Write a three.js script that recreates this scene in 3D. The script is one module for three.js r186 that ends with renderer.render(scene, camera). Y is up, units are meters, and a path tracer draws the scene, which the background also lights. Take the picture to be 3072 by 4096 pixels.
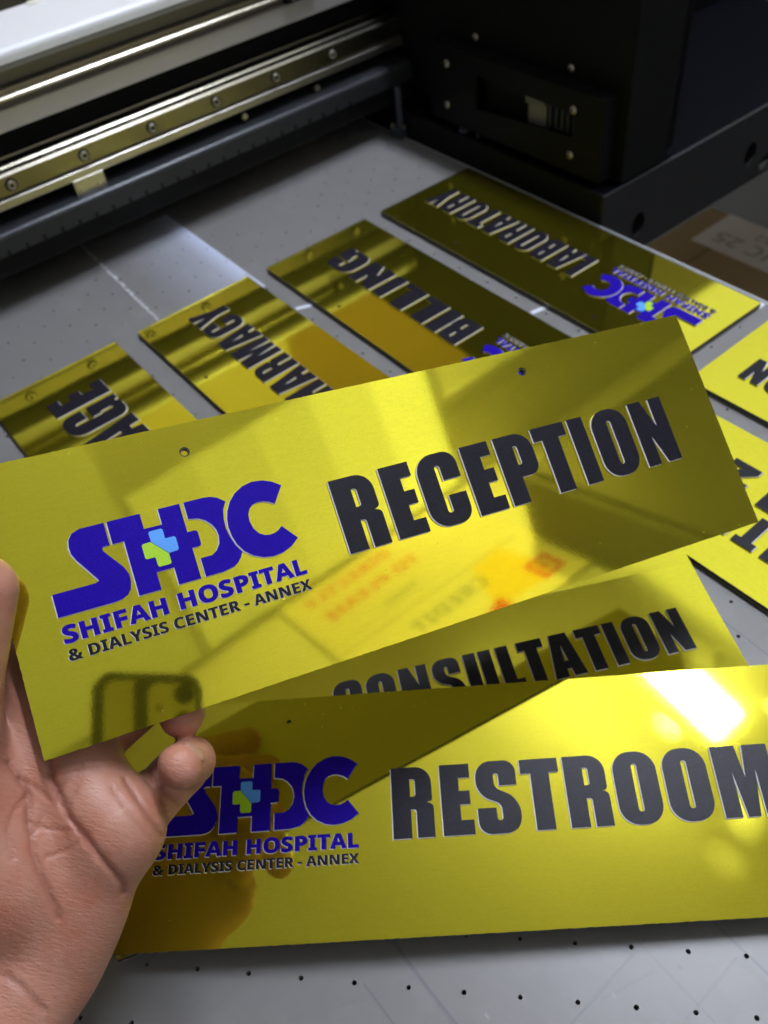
import * as THREE from 'three';
import { mergeGeometries, mergeVertices } from 'three/addons/utils/BufferGeometryUtils.js';
import { RoundedBoxGeometry } from 'three/addons/geometries/RoundedBoxGeometry.js';
import { FontLoader } from 'three/addons/loaders/FontLoader.js';
import { RectAreaLightUniformsLib } from 'three/addons/lights/RectAreaLightUniformsLib.js';

// ------------------------------------------------------------------ camera, light, exposure
// Metres. x runs along the printer's gantry, z from the gantry towards the operator, y up; y = 0 is the bed.
const scene = new THREE.Scene();
scene.background = new THREE.Color(0, 0, 0);
const EYE = new THREE.Vector3(-0.2523, 0.36763, 0.46179);
const LOOK = new THREE.Vector3(0.35669, -0.74348, -0.5657), UPV = new THREE.Vector3(0.51946, 0.66113, -0.54136);
const camera = new THREE.PerspectiveCamera(62.58, 0.75, 0.01, 30);
camera.position.copy(EYE); camera.up.copy(UPV); camera.lookAt(EYE.clone().add(LOOK));
camera.focus = 0.30; camera.userData.fStop = 13;
const renderer = new THREE.WebGLRenderer({ antialias: true });
renderer.toneMapping = THREE.LinearToneMapping;
renderer.toneMappingExposure = 1.0;
renderer.shadowMap.enabled = true;
RectAreaLightUniformsLib.init();

const TUBE = { x: 0.51, y: 1.66, z0: -0.30, z1: 0.549, color: 0xebf1ff, down: 72, glow: 66 };

// ------------------------------------------------------------------ helpers
let seed = 20240517;
const rnd = () => { seed = (seed * 1664525 + 1013904223) >>> 0; return seed / 4294967296; };
const used = {};
function numbered(n) { const k = used[n] = (used[n] ?? -1) + 1; return k ? `${n}_${String(k).padStart(3, '0')}` : n; }
function tag(o, label, category, group) { Object.assign(o.userData, { label, category }); if (group) o.userData.group = group; return o; }
function thing(name, label, category, pos = [0, 0, 0], group) {
  const o = new THREE.Group(); o.name = numbered(name); o.position.set(...pos); scene.add(o); return tag(o, label, category, group);
}
function mesh(name, g, m, parent = scene) {
  const o = new THREE.Mesh(g, m); o.name = parent === scene ? numbered(name) : name; o.castShadow = o.receiveShadow = true; parent.add(o); return o;
}
function struct(name, g, m) { const o = mesh(name, g, m); o.userData.kind = 'structure'; return o; }
const V = (...a) => new THREE.Vector3(...a);
function bx(x0, x1, y0, y1, z0, z1, r = 0) {
  const g = r ? new RoundedBoxGeometry(x1 - x0, y1 - y0, z1 - z0, 2, r) : new THREE.BoxGeometry(x1 - x0, y1 - y0, z1 - z0);
  g.translate((x0 + x1) / 2, (y0 + y1) / 2, (z0 + z1) / 2); return g;
}
function join(list) { return mergeGeometries(list.map((g) => { const h = g.index ? g.toNonIndexed() : g.clone(); for (const k of Object.keys(h.attributes)) if (!['position', 'normal', 'uv'].includes(k)) h.deleteAttribute(k); h.clearGroups(); return h; })); }
// a profile in (z, y), carried along x
function prism(pts, x0, x1) {
  const s = Array.isArray(pts) ? new THREE.Shape(pts.map(([z, y]) => new THREE.Vector2(z, y))) : pts;
  const g = new THREE.ExtrudeGeometry(s, { depth: x1 - x0, bevelEnabled: false, curveSegments: 10 });
  g.applyMatrix4(new THREE.Matrix4().makeBasis(V(0, 0, 1), V(0, 1, 0), V(-1, 0, 0)).setPosition(x1, 0, 0)); return g;
}
function cyl(r, h, at, dir, seg = 20, r2 = r) {
  const g = new THREE.CylinderGeometry(r2, r, h, seg);
  g.applyQuaternion(new THREE.Quaternion().setFromUnitVectors(V(0, 1, 0), V(...dir).normalize())); g.translate(...at); return g;
}

// ------------------------------------------------------------------ textures
function noise2(n, px, py, oct, amp = 0.5) {          // periodic value noise, n x n, px/py cells across
  const out = new Float32Array(n * n); let a = 1, tot = 0;
  for (let o = 0; o < oct; o++, a *= amp, px *= 2, py *= 2) {
    const t = new Float32Array(px * py).map(rnd); tot += a;
    for (let y = 0; y < n; y++) for (let x = 0; x < n; x++) {
      const u = x / n * px, v = y / n * py, i = Math.floor(u), j = Math.floor(v); let fx = u - i, fy = v - j; fx = fx * fx * (3 - 2 * fx); fy = fy * fy * (3 - 2 * fy);
      const A = t[(j % py) * px + i % px], B = t[(j % py) * px + (i + 1) % px], C = t[((j + 1) % py) * px + i % px], D = t[((j + 1) % py) * px + (i + 1) % px];
      out[y * n + x] += a * (A + (B - A) * fx + (C - A) * fy + (A - B - C + D) * fx * fy);
    }
  }
  return out.map((v) => v / tot);
}
function dataTex(n, f, repeat, srgb) {
  const d = new Uint8Array(n * n * 4);
  for (let i = 0; i < n * n; i++) { const c = f(i); for (let k = 0; k < 3; k++) d[i * 4 + k] = Math.max(0, Math.min(255, Math.round(255 * (c.length ? c[k] : c)))); d[i * 4 + 3] = 255; }
  const t = new THREE.DataTexture(d, n, n); t.wrapS = t.wrapT = THREE.RepeatWrapping; t.magFilter = t.minFilter = THREE.LinearFilter; if (repeat) t.repeat.set(...repeat); if (srgb) t.colorSpace = THREE.SRGBColorSpace; t.needsUpdate = true; return t;
}
function canvasTex(w, h, draw, srgb = true) {
  const c = document.createElement('canvas'); c.width = w; c.height = h; const x = c.getContext('2d'); draw(x, w, h);
  const t = new THREE.CanvasTexture(c); if (srgb) t.colorSpace = THREE.SRGBColorSpace; t.wrapS = t.wrapT = THREE.RepeatWrapping; t.magFilter = THREE.LinearFilter; return t;
}

// ------------------------------------------------------------------ materials
const std = (o) => new THREE.MeshStandardMaterial(o), phys = (o) => new THREE.MeshPhysicalMaterial(o);
const lin = (r, g, b) => new THREE.Color().setRGB(r, g, b);
const fine = noise2(256, 32, 32, 3), wavy = noise2(256, 3, 3, 2, 0.3), grain = noise2(256, 4, 128, 2), blotch = noise2(256, 6, 6, 4);
const waveTex = dataTex(512, (i) => { const x = i % 512, y = (i / 512) | 0; return wavy[(y >> 1) * 256 + (x >> 1)] * 0.9 + 0.006 * rnd(); }, [1 / 220, 1 / 220]);
const brushed = (() => { const a = noise2(512, 40, 512, 1), b = noise2(512, 256, 256, 1); return dataTex(512, (i) => { const v = 0.92 + 0.05 * a[i] + 0.06 * b[i] - (rnd() < 0.002 ? 0.2 : 0); return [v, v, v]; }, [1 / 150, 1 / 150]); })();
function goldMat(smudges, rough, metalness = 0.945) {
  // brushed, lacquered gold sheet: smudges and fingerprints only change its gloss
  const t = canvasTex(1024, 342, (c, w, h) => {
    const base = Math.round(rough * 255); c.fillStyle = `rgb(${base},${base},${base})`; c.fillRect(0, 0, w, h);
    for (let i = 0; i < 900; i++) { const v = base + (rnd() - 0.5) * 14, y = rnd() * h, x = rnd() * w; c.strokeStyle = `rgba(${v},${v},${v},0.35)`; c.lineWidth = 0.6 + rnd(); c.beginPath(); c.moveTo(x, y); c.lineTo(x + 40 + rnd() * 160, y + (rnd() - 0.5) * 2); c.stroke(); }
    for (const [x, y, rx, ry, a, k] of smudges) {
      c.save(); c.translate(x * w, y * h); c.rotate(a); c.scale(rx * w, ry * w);
      const g = c.createRadialGradient(0, 0, 0, 0, 0, 1); g.addColorStop(0, `rgba(95,95,95,${0.42 * k})`); g.addColorStop(0.7, `rgba(80,80,80,${0.3 * k})`); g.addColorStop(1, 'rgba(70,70,70,0)'); c.fillStyle = g; c.beginPath(); c.arc(0, 0, 1, 0, 7); c.fill();
      for (let i = 0; i < 16; i++) { c.strokeStyle = `rgba(130,130,130,${0.05 * k})`; c.lineWidth = 0.05; c.beginPath(); c.arc(0, 1.6, 0.75 + i * 0.11, -2.4 + rnd() * 0.4, -0.8 - rnd() * 0.4); c.stroke(); }
      c.restore();
    }
  }, false);
  t.repeat.set(1 / 300, 1 / 100);
  return phys({ color: lin(0.80, 0.715, 0.050), map: brushed, metalness, roughness: 1, roughnessMap: t, bumpMap: waveTex, bumpScale: 0.00016 });
}
const speck = ([a, b, c], k) => { const t = dataTex(256, () => { const u = rnd(), s = u < 0.03 ? k * rnd() : 0, m = 0.75 + 0.5 * rnd(); return [a * m + s, b * m + s, c * m + s].map((v) => (v <= 0.0031308 ? v * 12.92 : 1.055 * v ** (1 / 2.4) - 0.055)); }, [1 / 46, 1 / 46], true); return t; };
const M = {
  goldA: goldMat([], 0.048),
  goldB: goldMat([[0.86, 0.62, 0.035, 0.05, 0.3, 1], [0.93, 0.74, 0.03, 0.045, -0.4, 1], [0.82, 0.80, 0.04, 0.03, 0.8, 0.8], [0.95, 0.2, 0.03, 0.02, 0.2, 0.7], [0.78, 0.25, 0.03, 0.02, 0.9, 0.5]], 0.042),
  goldC: goldMat([[0.93, 0.55, 0.03, 0.05, 0.3, 0.8], [0.9, 0.85, 0.03, 0.03, 0.2, 0.8]], 0.07),
  goldD: goldMat([], 0.05, 0.965),
  goldE: goldMat([[0.5, 0.2, 0.05, 0.03, 0.3, 0.5], [0.7, 0.8, 0.04, 0.03, 0.9, 0.5]], 0.16),
  burr: std({ color: lin(0.85, 0.78, 0.3), metalness: 1, roughness: 0.35 }),
  core: std({ color: lin(0.012, 0.012, 0.013), roughness: 0.6 }),
  backSkin: std({ color: lin(0.42, 0.405, 0.36), roughness: 0.5 }),
  ink: phys({ color: lin(1, 1, 1), map: speck([0.010, 0.009, 0.017], 0.10), roughness: 0.36, specularIntensity: 0.4, bumpMap: dataTex(256, (i) => fine[i], [0.2, 0.2]), bumpScale: 0.00002 }),
  blueInk: phys({ color: lin(1, 1, 1), map: speck([0.014, 0.0018, 0.31], 0.05), roughness: 0.5, specularIntensity: 0.14, bumpMap: dataTex(256, (i) => fine[i], [0.2, 0.2]), bumpScale: 0.00001 }),
  skyInk: std({ color: lin(0.09, 0.36, 0.95), roughness: 0.5 }),
  limeInk: std({ color: lin(0.38, 0.66, 0.01), roughness: 0.5 }),
  whiteInk: std({ color: lin(0.82, 0.80, 0.84), roughness: 0.5 }),
  blackPaint: phys({ color: lin(0.006, 0.0063, 0.0075), roughness: 0.5, specularIntensity: 0.3, bumpMap: dataTex(256, (i) => fine[i], [40, 40]), bumpScale: 0.00004 }),
  basePaint: std({ color: lin(0.013, 0.0135, 0.016), roughness: 0.55 }),
  blackPanel: phys({ color: lin(0.004, 0.004, 0.006), roughness: 0.22, specularIntensity: 0.3 }),
  void: std({ color: lin(0.003, 0.003, 0.003), roughness: 0.9 }),
  guard: std({ color: lin(0.035, 0.038, 0.045), roughness: 0.34, metalness: 0.4 }),
  steel: std({ color: lin(0.60, 0.58, 0.55), metalness: 1, roughness: 0.3, roughnessMap: null }),
  rail: std({ color: lin(0.36, 0.335, 0.27), metalness: 1, roughness: 0.24, bumpMap: dataTex(256, (i) => grain[i], [6, 30]), bumpScale: 0.00004 }),
  dullSteel: std({ color: lin(0.52, 0.51, 0.56), metalness: 0.75, roughness: 0.5, bumpMap: dataTex(256, (i) => blotch[i], [8, 8]), bumpScale: 0.0002 }),
  darkSteel: std({ color: lin(0.12, 0.115, 0.10), metalness: 0.8, roughness: 0.45 }),
  white: std({ color: lin(0.78, 0.80, 0.86), roughness: 0.35 }),
  ivory: std({ color: lin(0.75, 0.75, 0.70), roughness: 0.4 }),
  screw: std({ color: lin(0.62, 0.58, 0.50), metalness: 1, roughness: 0.35 }),
  greyMetal: std({ color: lin(0.22, 0.22, 0.225), metalness: 0.3, roughness: 0.5 }),
  blueSteel: std({ color: lin(0.07, 0.08, 0.11), metalness: 0.5, roughness: 0.45 }),
};

// ------------------------------------------------------------------ the room (seen only in the mirrors)
const roomWhite = std({ color: lin(0.80, 0.80, 0.78), roughness: 0.9 }), tan = std({ color: lin(0.42, 0.275, 0.07), roughness: 0.9 }), dim = std({ color: lin(0.20, 0.18, 0.16), roughness: 0.9 });
struct('floor', bx(-2.2, 3.6, -0.95, -0.85, -2.6, 2.6), std({ color: lin(0.08, 0.076, 0.072), roughness: 0.7 }));
struct('ceiling', bx(-2.2, 3.6, 1.9, 2.0, -2.6, 2.6), roomWhite);
struct('wall', bx(-2.2, 3.6, -0.85, 1.9, 1.5, 1.6), roomWhite);
struct('wall', bx(-2.2, 1.3, -0.85, 1.9, -1.4, -1.3), tan);
struct('wall', bx(1.3001, 3.6, -0.85, 1.9, -1.4, -1.3), dim);
struct('wall', bx(3.5, 3.6, -0.85, 1.9, -1.3, 1.5), dim);
struct('wall', bx(-2.2, -2.1, -0.85, 1.9, -1.3, 1.5), dim);

{ // twin-tube batten under the ceiling
  const t = thing('ceiling_light', 'white twin tube batten lamp hung under the ceiling above the printer', 'lamp', [TUBE.x, TUBE.y, (TUBE.z0 + TUBE.z1) / 2]);
  const L = TUBE.z1 - TUBE.z0, glow = std({ color: 0xffffff, emissive: new THREE.Color(TUBE.color), emissiveIntensity: TUBE.glow });
  mesh('housing', bx(-0.03, 0.03, 0.02, 0.055, -L / 2 - 0.02, L / 2 + 0.02), M.white, t);
  for (const s of [-1, 1]) mesh('tube', cyl(0.014, L, [s * 0.032, 0, 0], [0, 0, 1]), glow, t);
  const l = new THREE.RectAreaLight(TUBE.color, TUBE.down, 0.085, L); l.position.set(0, -0.02, 0); l.rotation.x = -Math.PI / 2; l.name = 'tube_light'; t.add(l);
  for (const [x, z] of [[0, -L * 0.3], [0, L * 0.3]]) mesh('hanger', cyl(0.003, 0.185, [x, 0.1475, z], [0, 1, 0], 8), M.white, t);
}
// added glowing panels, stepped in brightness, for the ceiling glow mirrored in the signs
const STRIPS = [0.36, 0.46, 0.58, 0.76, 1.0].map((k, i) => [0.02 + i * 0.187, 0.206 + i * 0.187, 0.95, 1.47, k, ['dullest added glowing strip in the ceiling above the poster wall', 'second dullest added glowing ceiling strip above the poster wall', 'middle added glowing ceiling strip above the poster wall', 'second brightest added glowing ceiling strip above the poster wall', 'brightest added glowing ceiling strip, nearest the dark cabinet'][i]]);
for (const [x0, x1, z0, z1, k, label] of [...STRIPS, [0.99, 2.5, 0.62, 1.18, 0.36, 'wide dull glowing panel added in the ceiling over the dark cabinet'], [-0.62, -0.01, 0.72, 1.47, 0.20, 'dull glowing ceiling panel added above the operator'], [1.25, 3.2, -1.28, 0.5, 0.9, 'large glowing panel added in the ceiling beyond the printer housing']]) {
  const t = thing('added_light_panel', label, 'ceiling panel', [(x0 + x1) / 2, 1.895, (z0 + z1) / 2]), w = x1 - x0, d = z1 - z0;
  mesh('panel', bx(-w / 2, w / 2, -0.004, 0.004, -d / 2, d / 2), std({ color: lin(0.6, 0.6, 0.6), emissive: lin(0.92, 1.0, 0.98), emissiveIntensity: k * 0.6 }), t);
  if (w > 1) mesh('frame', join([bx(-w / 2 - 0.02, -w / 2, -0.01, 0.004, -d / 2, d / 2), bx(w / 2, w / 2 + 0.02, -0.01, 0.004, -d / 2, d / 2), bx(-w / 2 - 0.02, w / 2 + 0.02, -0.01, 0.004, -d / 2 - 0.02, -d / 2 - 0.0001), bx(-w / 2 - 0.02, w / 2 + 0.02, -0.01, 0.004, d / 2 + 0.0001, d / 2 + 0.02)]), M.white, t);
  const l = new THREE.RectAreaLight(0xf2fffb, k * 0.4, w, d); l.position.set(0, -0.006, 0); l.rotation.x = -Math.PI / 2; l.name = 'panel_light'; t.add(l);
}
tag(mesh('added_wall_board', bx(0.12, 0.62, 0.35, 1.45, -1.299, -1.285, 0.004), std({ color: lin(0.80, 0.70, 0.34), roughness: 0.8 })), 'added cream board on the tan wall behind the printer, brightening the sign reflections', 'board');  // added pale board, there to brighten what the lying signs mirror
{ // added spot lamp, out of view, that brightens the poster wall
  const t = thing('added_spot_lamp', 'added unseen spot lamp that brightens the poster wall', 'lamp', [1.25, 1.86, 0.35]);
  const dir = V(-0.65, -0.32, 1.15).normalize();
  mesh('shade', cyl(0.028, 0.09, [0, 0, 0], dir.toArray(), 20, 0.04), M.white, t); mesh('bulb', new THREE.SphereGeometry(0.022, 16, 10).translate(dir.x * 0.055, dir.y * 0.055, dir.z * 0.055), std({ color: 0xffffff, emissive: 0xfff4dd, emissiveIntensity: 12 }), t);
  const l = new THREE.SpotLight(0xfffaf0, 4.2, 0, 0.62, 0.6, 2); l.position.set(dir.x * 0.085, dir.y * 0.085, dir.z * 0.085); l.target.position.copy(dir).multiplyScalar(1.2); l.name = 'spot_light'; t.add(l, l.target);
}
{ // poster and dark cabinet by the wall behind the operator; they show as reflections in the held sign
  const art = canvasTex(1024, 976, (c, w, h) => {
    c.fillStyle = '#f1ecd8'; c.fillRect(0, 0, w, h);
    c.fillStyle = '#f6dc5c'; c.beginPath(); c.moveTo(150, 545); c.lineTo(330, 560); c.lineTo(440, 860); c.lineTo(120, 900); c.fill();
    c.fillStyle = '#e26a50'; c.font = 'bold 104px sans-serif'; c.fillText('DIRECTLY', 455, 140); c.fillText('TO PLEASE', 400, 292);
    c.fillStyle = '#8a9296'; c.font = 'bold 46px sans-serif'; c.fillText('- HANDLE -', 490, 430); c.fillStyle = '#98a0a4'; c.font = 'bold 112px sans-serif'; c.fillText('CREDIT', 330, 700);
    c.strokeStyle = '#77745c'; c.lineWidth = 6; c.beginPath(); c.moveTo(60, 548); c.lineTo(w, 520); c.stroke(); c.lineWidth = 3; c.beginPath(); c.moveTo(340, 470); c.lineTo(w, 455); c.stroke();
    c.strokeStyle = '#d8341c'; c.lineWidth = 26; c.strokeRect(88, 760, 92, 120); c.fillStyle = '#d8341c'; c.fillRect(118, 800, 34, 40); c.beginPath(); c.moveTo(390, 800); c.quadraticCurveTo(460, 850, 560, 860); c.lineTo(380, 900); c.fill();
  });
  const p = mesh('poster', new THREE.PlaneGeometry(0.66, 0.63), std({ map: art, roughness: 0.8 }));
  p.geometry = mergeGeometries([p.geometry]); p.position.set(0.57, 1.575, 1.49); p.rotation.y = Math.PI;
  tag(p, 'pale printed poster with red and grey lettering on the wall behind the operator', 'poster');
  const c = thing('cabinet', 'dark tall cabinet against the wall behind the operator', 'cabinet', [1.5, -0.85, 1.3]);
  mesh('carcass', bx(-0.62, 0.75, 0, 2.33, -0.02, 0.18, 0.01), std({ color: lin(0.10, 0.095, 0.08), roughness: 0.7 }), c);
  for (const s of [0, 1]) { const d = mesh('door', bx(-0.6 + s * 0.67, 0.05 + s * 0.67, 0.05, 2.28, -0.04, -0.021, 0.004), std({ color: lin(0.10, 0.095, 0.08), roughness: 0.6 }), c); mesh('handle', bx(s ? 0.1 : -0.02, s ? 0.12 : 0, 1.1, 1.25, -0.06, -0.0405, 0.004), M.darkSteel, d); }
}

// ------------------------------------------------------------------ printer bed
const GA = THREE.MathUtils.degToRad(45.6), PITCH = 0.021495, ASP = 0.96947;
{
  const X0 = -0.95, X1 = 0.2395, Z0 = -0.75, Z1 = 0.9, s = new THREE.Shape([[X0, -Z1], [X1, -Z1], [X1, -Z0], [X0, -Z0]].map(([x, y]) => new THREE.Vector2(x, y)));
  const S = Math.sin(GA), C = Math.cos(GA);
  for (let i = -26; i < 40; i++) for (let j = -44; j < 12; j++) {
    const gx = i - 1, gy = j * ASP + 20, x = PITCH * (gx * S - gy * C), z = PITCH * (gx * C + gy * S);
    if (x < -0.42 || x > 0.229 || z < -0.27 || z > 0.56) continue;
    const r = 0.00086 + rnd() * 0.0002, h = new THREE.Path(); h.absarc(x, -z, r, 0, Math.PI * 2, true); s.holes.push(h);
  }
  const g = new THREE.ExtrudeGeometry(s, { depth: 0.003, bevelEnabled: false, curveSegments: 5 }); g.rotateX(-Math.PI / 2); g.translate(0, -0.003, 0);
  const tex = canvasTex(2048, 2048, (c, w, h) => {
    c.fillStyle = '#777676'; c.fillRect(0, 0, w, h);
    const px = (x) => (x - X0) / (X1 - X0) * w, pz = (z) => (z - Z0) / (Z1 - Z0) * h;
    for (let i = 0; i < 5000; i++) { const v = 150 + rnd() * 24, r = 2 + rnd() * 14; c.fillStyle = `rgba(${v},${v},${v + 2},0.05)`; c.beginPath(); c.arc(rnd() * w, rnd() * h, r, 0, 7); c.fill(); }
    const line = (pts, col, lw) => { c.strokeStyle = col; c.lineWidth = lw; c.beginPath(); pts.forEach(([x, z], i) => i ? c.lineTo(px(x), pz(z)) : c.moveTo(px(x), pz(z))); c.stroke(); };
    line([[-0.2177, 0.36], [-0.2183, 0.384], [-0.2170, 0.52]], 'rgba(88,86,100,0.75)', 1.3);
    line([[-0.2190, 0.36], [-0.2193, 0.42]], 'rgba(96,94,105,0.5)', 1);
    line([[-0.2367, 0.37], [-0.2350, 0.46]], 'rgba(90,88,100,0.65)', 1.2);
    line([[-0.1167, 0.43], [-0.1163, 0.50]], 'rgba(96,94,110,0.7)', 1.2);
    line([[-0.139, 0.4292], [-0.162, 0.4302], [-0.23, 0.432]], 'rgba(100,98,104,0.55)', 1);
    line([[-0.1444, 0.43], [-0.1446, 0.47]], 'rgba(100,98,104,0.5)', 1);
    line([[-0.120, 0.4557], [-0.152, 0.4568]], 'rgba(105,103,108,0.5)', 1);
    line([[-0.1478, 0.4389], [-0.1702, 0.4327]], 'rgba(105,103,108,0.4)', 1);
    line([[-0.3378, 0.29], [-0.3377, 0.34]], 'rgba(92,90,100,0.5)', 1.2);
    line([[0.0030, 0.34], [0.0012, 0.39]], 'rgba(96,94,104,0.7)', 1.2);
    for (let i = 0; i < 900; i++) { const v = rnd() < 0.5 ? 70 : 190; c.fillStyle = `rgba(${v},${v},${v + 5},${0.1 + rnd() * 0.4})`; c.fillRect(rnd() * w, rnd() * h, 0.8 + rnd() * 1.6, 0.8 + rnd() * 1.6); }
    for (let i = 0; i < 40; i++) { const g = 40 + rnd() * 160, X = rnd() * w, Y = rnd() * h, d = c.createRadialGradient(X, Y, 0, X, Y, g), v = rnd() < 0.6 ? 100 : 140; d.addColorStop(0, `rgba(${v},${v},${v},0.16)`); d.addColorStop(1, `rgba(${v},${v},${v},0)`); c.fillStyle = d; c.fillRect(X - g, Y - g, 2 * g, 2 * g); }
    for (let i = 0; i < 60; i++) { const x = -0.45 + rnd() * 0.65, z = -0.2 + rnd() * 0.75, a = rnd() * 6.3, l = 0.01 + rnd() * 0.05; line([[x, z], [x + Math.cos(a) * l, z + Math.sin(a) * l]], `rgba(110,108,112,${0.1 + rnd() * 0.25})`, 0.8); }
    { const g = c.createLinearGradient(px(-0.062), 0, px(0.0055), 0); g.addColorStop(0, 'rgba(205,214,245,0)'); g.addColorStop(0.75, 'rgba(205,214,245,0.4)'); g.addColorStop(1, 'rgba(210,220,250,0.85)'); c.fillStyle = g; c.fillRect(px(-0.062), pz(-0.235), px(0.0055) - px(-0.062), pz(-0.07) - pz(-0.235)); }   // bluish glow on the bed, painted into its texture, fading to one side
    // dried white ink along an old sheet edge
    for (let z = -0.30; z < -0.06; z += 0.0016) { const x = -0.0742 - 0.035 * (z + 0.25) + (rnd() - 0.5) * 0.0011; c.fillStyle = `rgba(226,228,240,${0.25 + 0.6 * rnd()})`; c.fillRect(px(x), pz(z), 1.6 + rnd() * 2.6, 2.4); }
    for (const [a, b] of [[[0.1215, 0.1065], [0.1370, 0.1092]], [[0.2325, 0.2150], [0.2390, 0.2145]], [[0.0045, -0.0262], [0.016, -0.0216]]]) line([a, b], 'rgba(222,228,245,0.95)', 5);
  });
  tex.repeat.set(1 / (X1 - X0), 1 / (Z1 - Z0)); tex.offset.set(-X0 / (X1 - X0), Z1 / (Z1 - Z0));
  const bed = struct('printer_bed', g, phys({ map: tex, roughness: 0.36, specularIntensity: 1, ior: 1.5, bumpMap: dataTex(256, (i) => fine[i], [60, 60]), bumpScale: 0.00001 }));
  bed.userData.label = 'grey perforated vacuum bed of the flatbed printer';
  struct('bed_base', bx(X0, X1 - 0.002, -0.05, -0.0034, Z0, Z1), M.void);
  struct('bed_rim', bx(X1 + 0.0001, X1 + 0.0022, -0.03, 0.0004, -0.3, Z1), std({ color: lin(0.5, 0.52, 0.56), metalness: 0.6, roughness: 0.4 }));
}

// ------------------------------------------------------------------ lettering
// outline from [x, y, corner radius] with rounded corners
function rounded(pts, into = new THREE.Shape()) {
  const n = pts.length, P = pts.map((p) => new THREE.Vector2(p[0], p[1]));
  for (let i = 0; i < n; i++) {
    const a = P[(i + n - 1) % n], b = P[i], c = P[(i + 1) % n], r = pts[i][2] || 0, da = a.clone().sub(b), dc = c.clone().sub(b);
    const f = Math.min(r, da.length() * 0.499, dc.length() * 0.499); da.normalize(); dc.normalize();
    const s = b.clone().addScaledVector(da, f), e = b.clone().addScaledVector(dc, f);
    i ? into.lineTo(s.x, s.y) : into.moveTo(s.x, s.y);
    if (f) { const k = 0.43; into.bezierCurveTo(b.x + da.x * f * k, b.y + da.y * f * k, b.x + dc.x * f * k, b.y + dc.y * f * k, e.x, e.y); }
  }
  into.closePath(); return into;
}
const CAP = 1619, q = (x0, y0, x1, y1, r) => [[x0, y0, r], [x0, y1, r], [x1, y1, r], [x1, y0, r]];
const GLYPH = {   // heavy condensed capitals: [advance, outline, ...counters]
  I: [600, q(97, 0, 503, CAP, 0)],
  E: [846, [[97, 0], [97, CAP], [785, CAP], [785, 1295], [518, 1295], [518, 990], [757, 990], [757, 680], [518, 680], [518, 324], [806, 324], [806, 0]]],
  L: [800, [[97, 0], [97, CAP], [518, CAP], [518, 324], [770, 324], [770, 0]]],
  T: [917, [[248, 0], [248, 1295], [23, 1295], [23, CAP], [894, CAP], [894, 1295], [669, 1295], [669, 0]]],
  H: [1168, [[97, 0], [97, CAP], [518, CAP], [518, 1010], [650, 1010], [650, CAP], [1071, CAP], [1071, 0], [650, 0], [650, 650], [518, 650], [518, 0]]],
  N: [1151, [[97, 0], [97, CAP], [449, CAP], [702, 890], [702, CAP], [1054, CAP], [1054, 0], [684, 0], [449, 736], [449, 0]]],
  M: [1463, [[97, 0], [97, CAP], [643, CAP], [733, 863], [818, CAP], [1366, CAP], [1366, 0], [998, 0], [998, 1093], [851, 0], [590, 0], [465, 1069], [465, 0]]],
  A: [1120, [[23, 0], [264, CAP], [857, CAP], [1097, 0], [667, 0], [645, 291], [494, 291], [469, 0]], [[488, 578], [556, 1210], [628, 578]]],
  Y: [957, [[-10, CAP], [400, CAP], [480, 1010], [565, CAP], [967, CAP], [690, 600], [690, 0], [270, 0], [270, 600]]],
  O: [1126, q(75, -20, 1050, 1640, 440), q(500, 262, 625, 1358, 62)],
  C: [1119, [[1050, 1000], [1050, 1640, 440], [75, 1640, 440], [75, -20, 440], [1050, -20, 440], [1050, 650], [632, 650], [632, 262, 64], [500, 262, 64], [500, 1358, 64], [632, 1358, 64], [632, 1000]]],
  G: [1137, [[1060, 1010], [1060, 1640, 440], [75, 1640, 440], [75, -20, 440], [690, -20, 230], [800, 130, 20], [840, 0], [1060, 0], [1060, 860], [580, 860], [580, 600], [640, 600], [640, 262, 64], [500, 262, 64], [500, 1358, 64], [640, 1358, 64], [640, 1010]]],
  U: [1133, [[97, CAP], [518, CAP], [518, 262, 54], [625, 262, 54], [625, CAP], [1045, CAP], [1045, -20, 440], [97, -20, 440]]],
  R: [1131, [[97, 0], [97, CAP], [1020, CAP, 430], [1020, 830, 270], [890, 790, 20], [1040, 740, 240], [1040, 0], [650, 0], [650, 640, 110], [518, 640], [518, 0]], [[518, 930], [518, 1340], [645, 1340, 100], [645, 930, 100]]],
  P: [1060, [[97, 0], [97, CAP], [1010, CAP, 430], [1010, 600, 400], [518, 600], [518, 0]], [[518, 890], [518, 1340], [630, 1340, 95], [630, 890, 95]]],
  B: [1136, [[97, 0], [97, CAP], [1020, CAP, 380], [1020, 870, 190], [910, 835, 20], [1050, 790, 190], [1050, 0, 400], ], [[518, 980], [518, 1340], [610, 1340, 80], [610, 980, 80]], [[518, 290], [518, 700], [630, 700, 90], [630, 290, 90]]],
  S: [1090, [[1000, 1060], [1000, 1640, 430], [70, 1640, 430], [70, 870, 300], [615, 640, 120], [615, 270, 66], [485, 270, 66], [485, 560], [60, 560], [60, -20, 430], [1030, -20, 430], [1030, 740, 330], [480, 1010, 130], [480, 1350, 58], [596, 1350, 58], [596, 1060]]],
  2: [1020, [[60, 0], [60, 290], [560, 1010, 120], [560, 1350, 50], [450, 1350, 50], [450, 990], [60, 990], [60, 1640, 420], [960, 1640, 420], [960, 960, 160], [520, 324], [960, 324], [960, 0]]],
  1: [700, [[250, 0], [250, 1140], [60, 1140], [60, 1330], [330, CAP], [620, CAP], [620, 0]]],
};
const DEPTH = 0.0009, WHITE = 0.00062, SLIP = [-0.41, -0.25];     // printed relief; the white layer below the colour is printed slightly out of register
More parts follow.
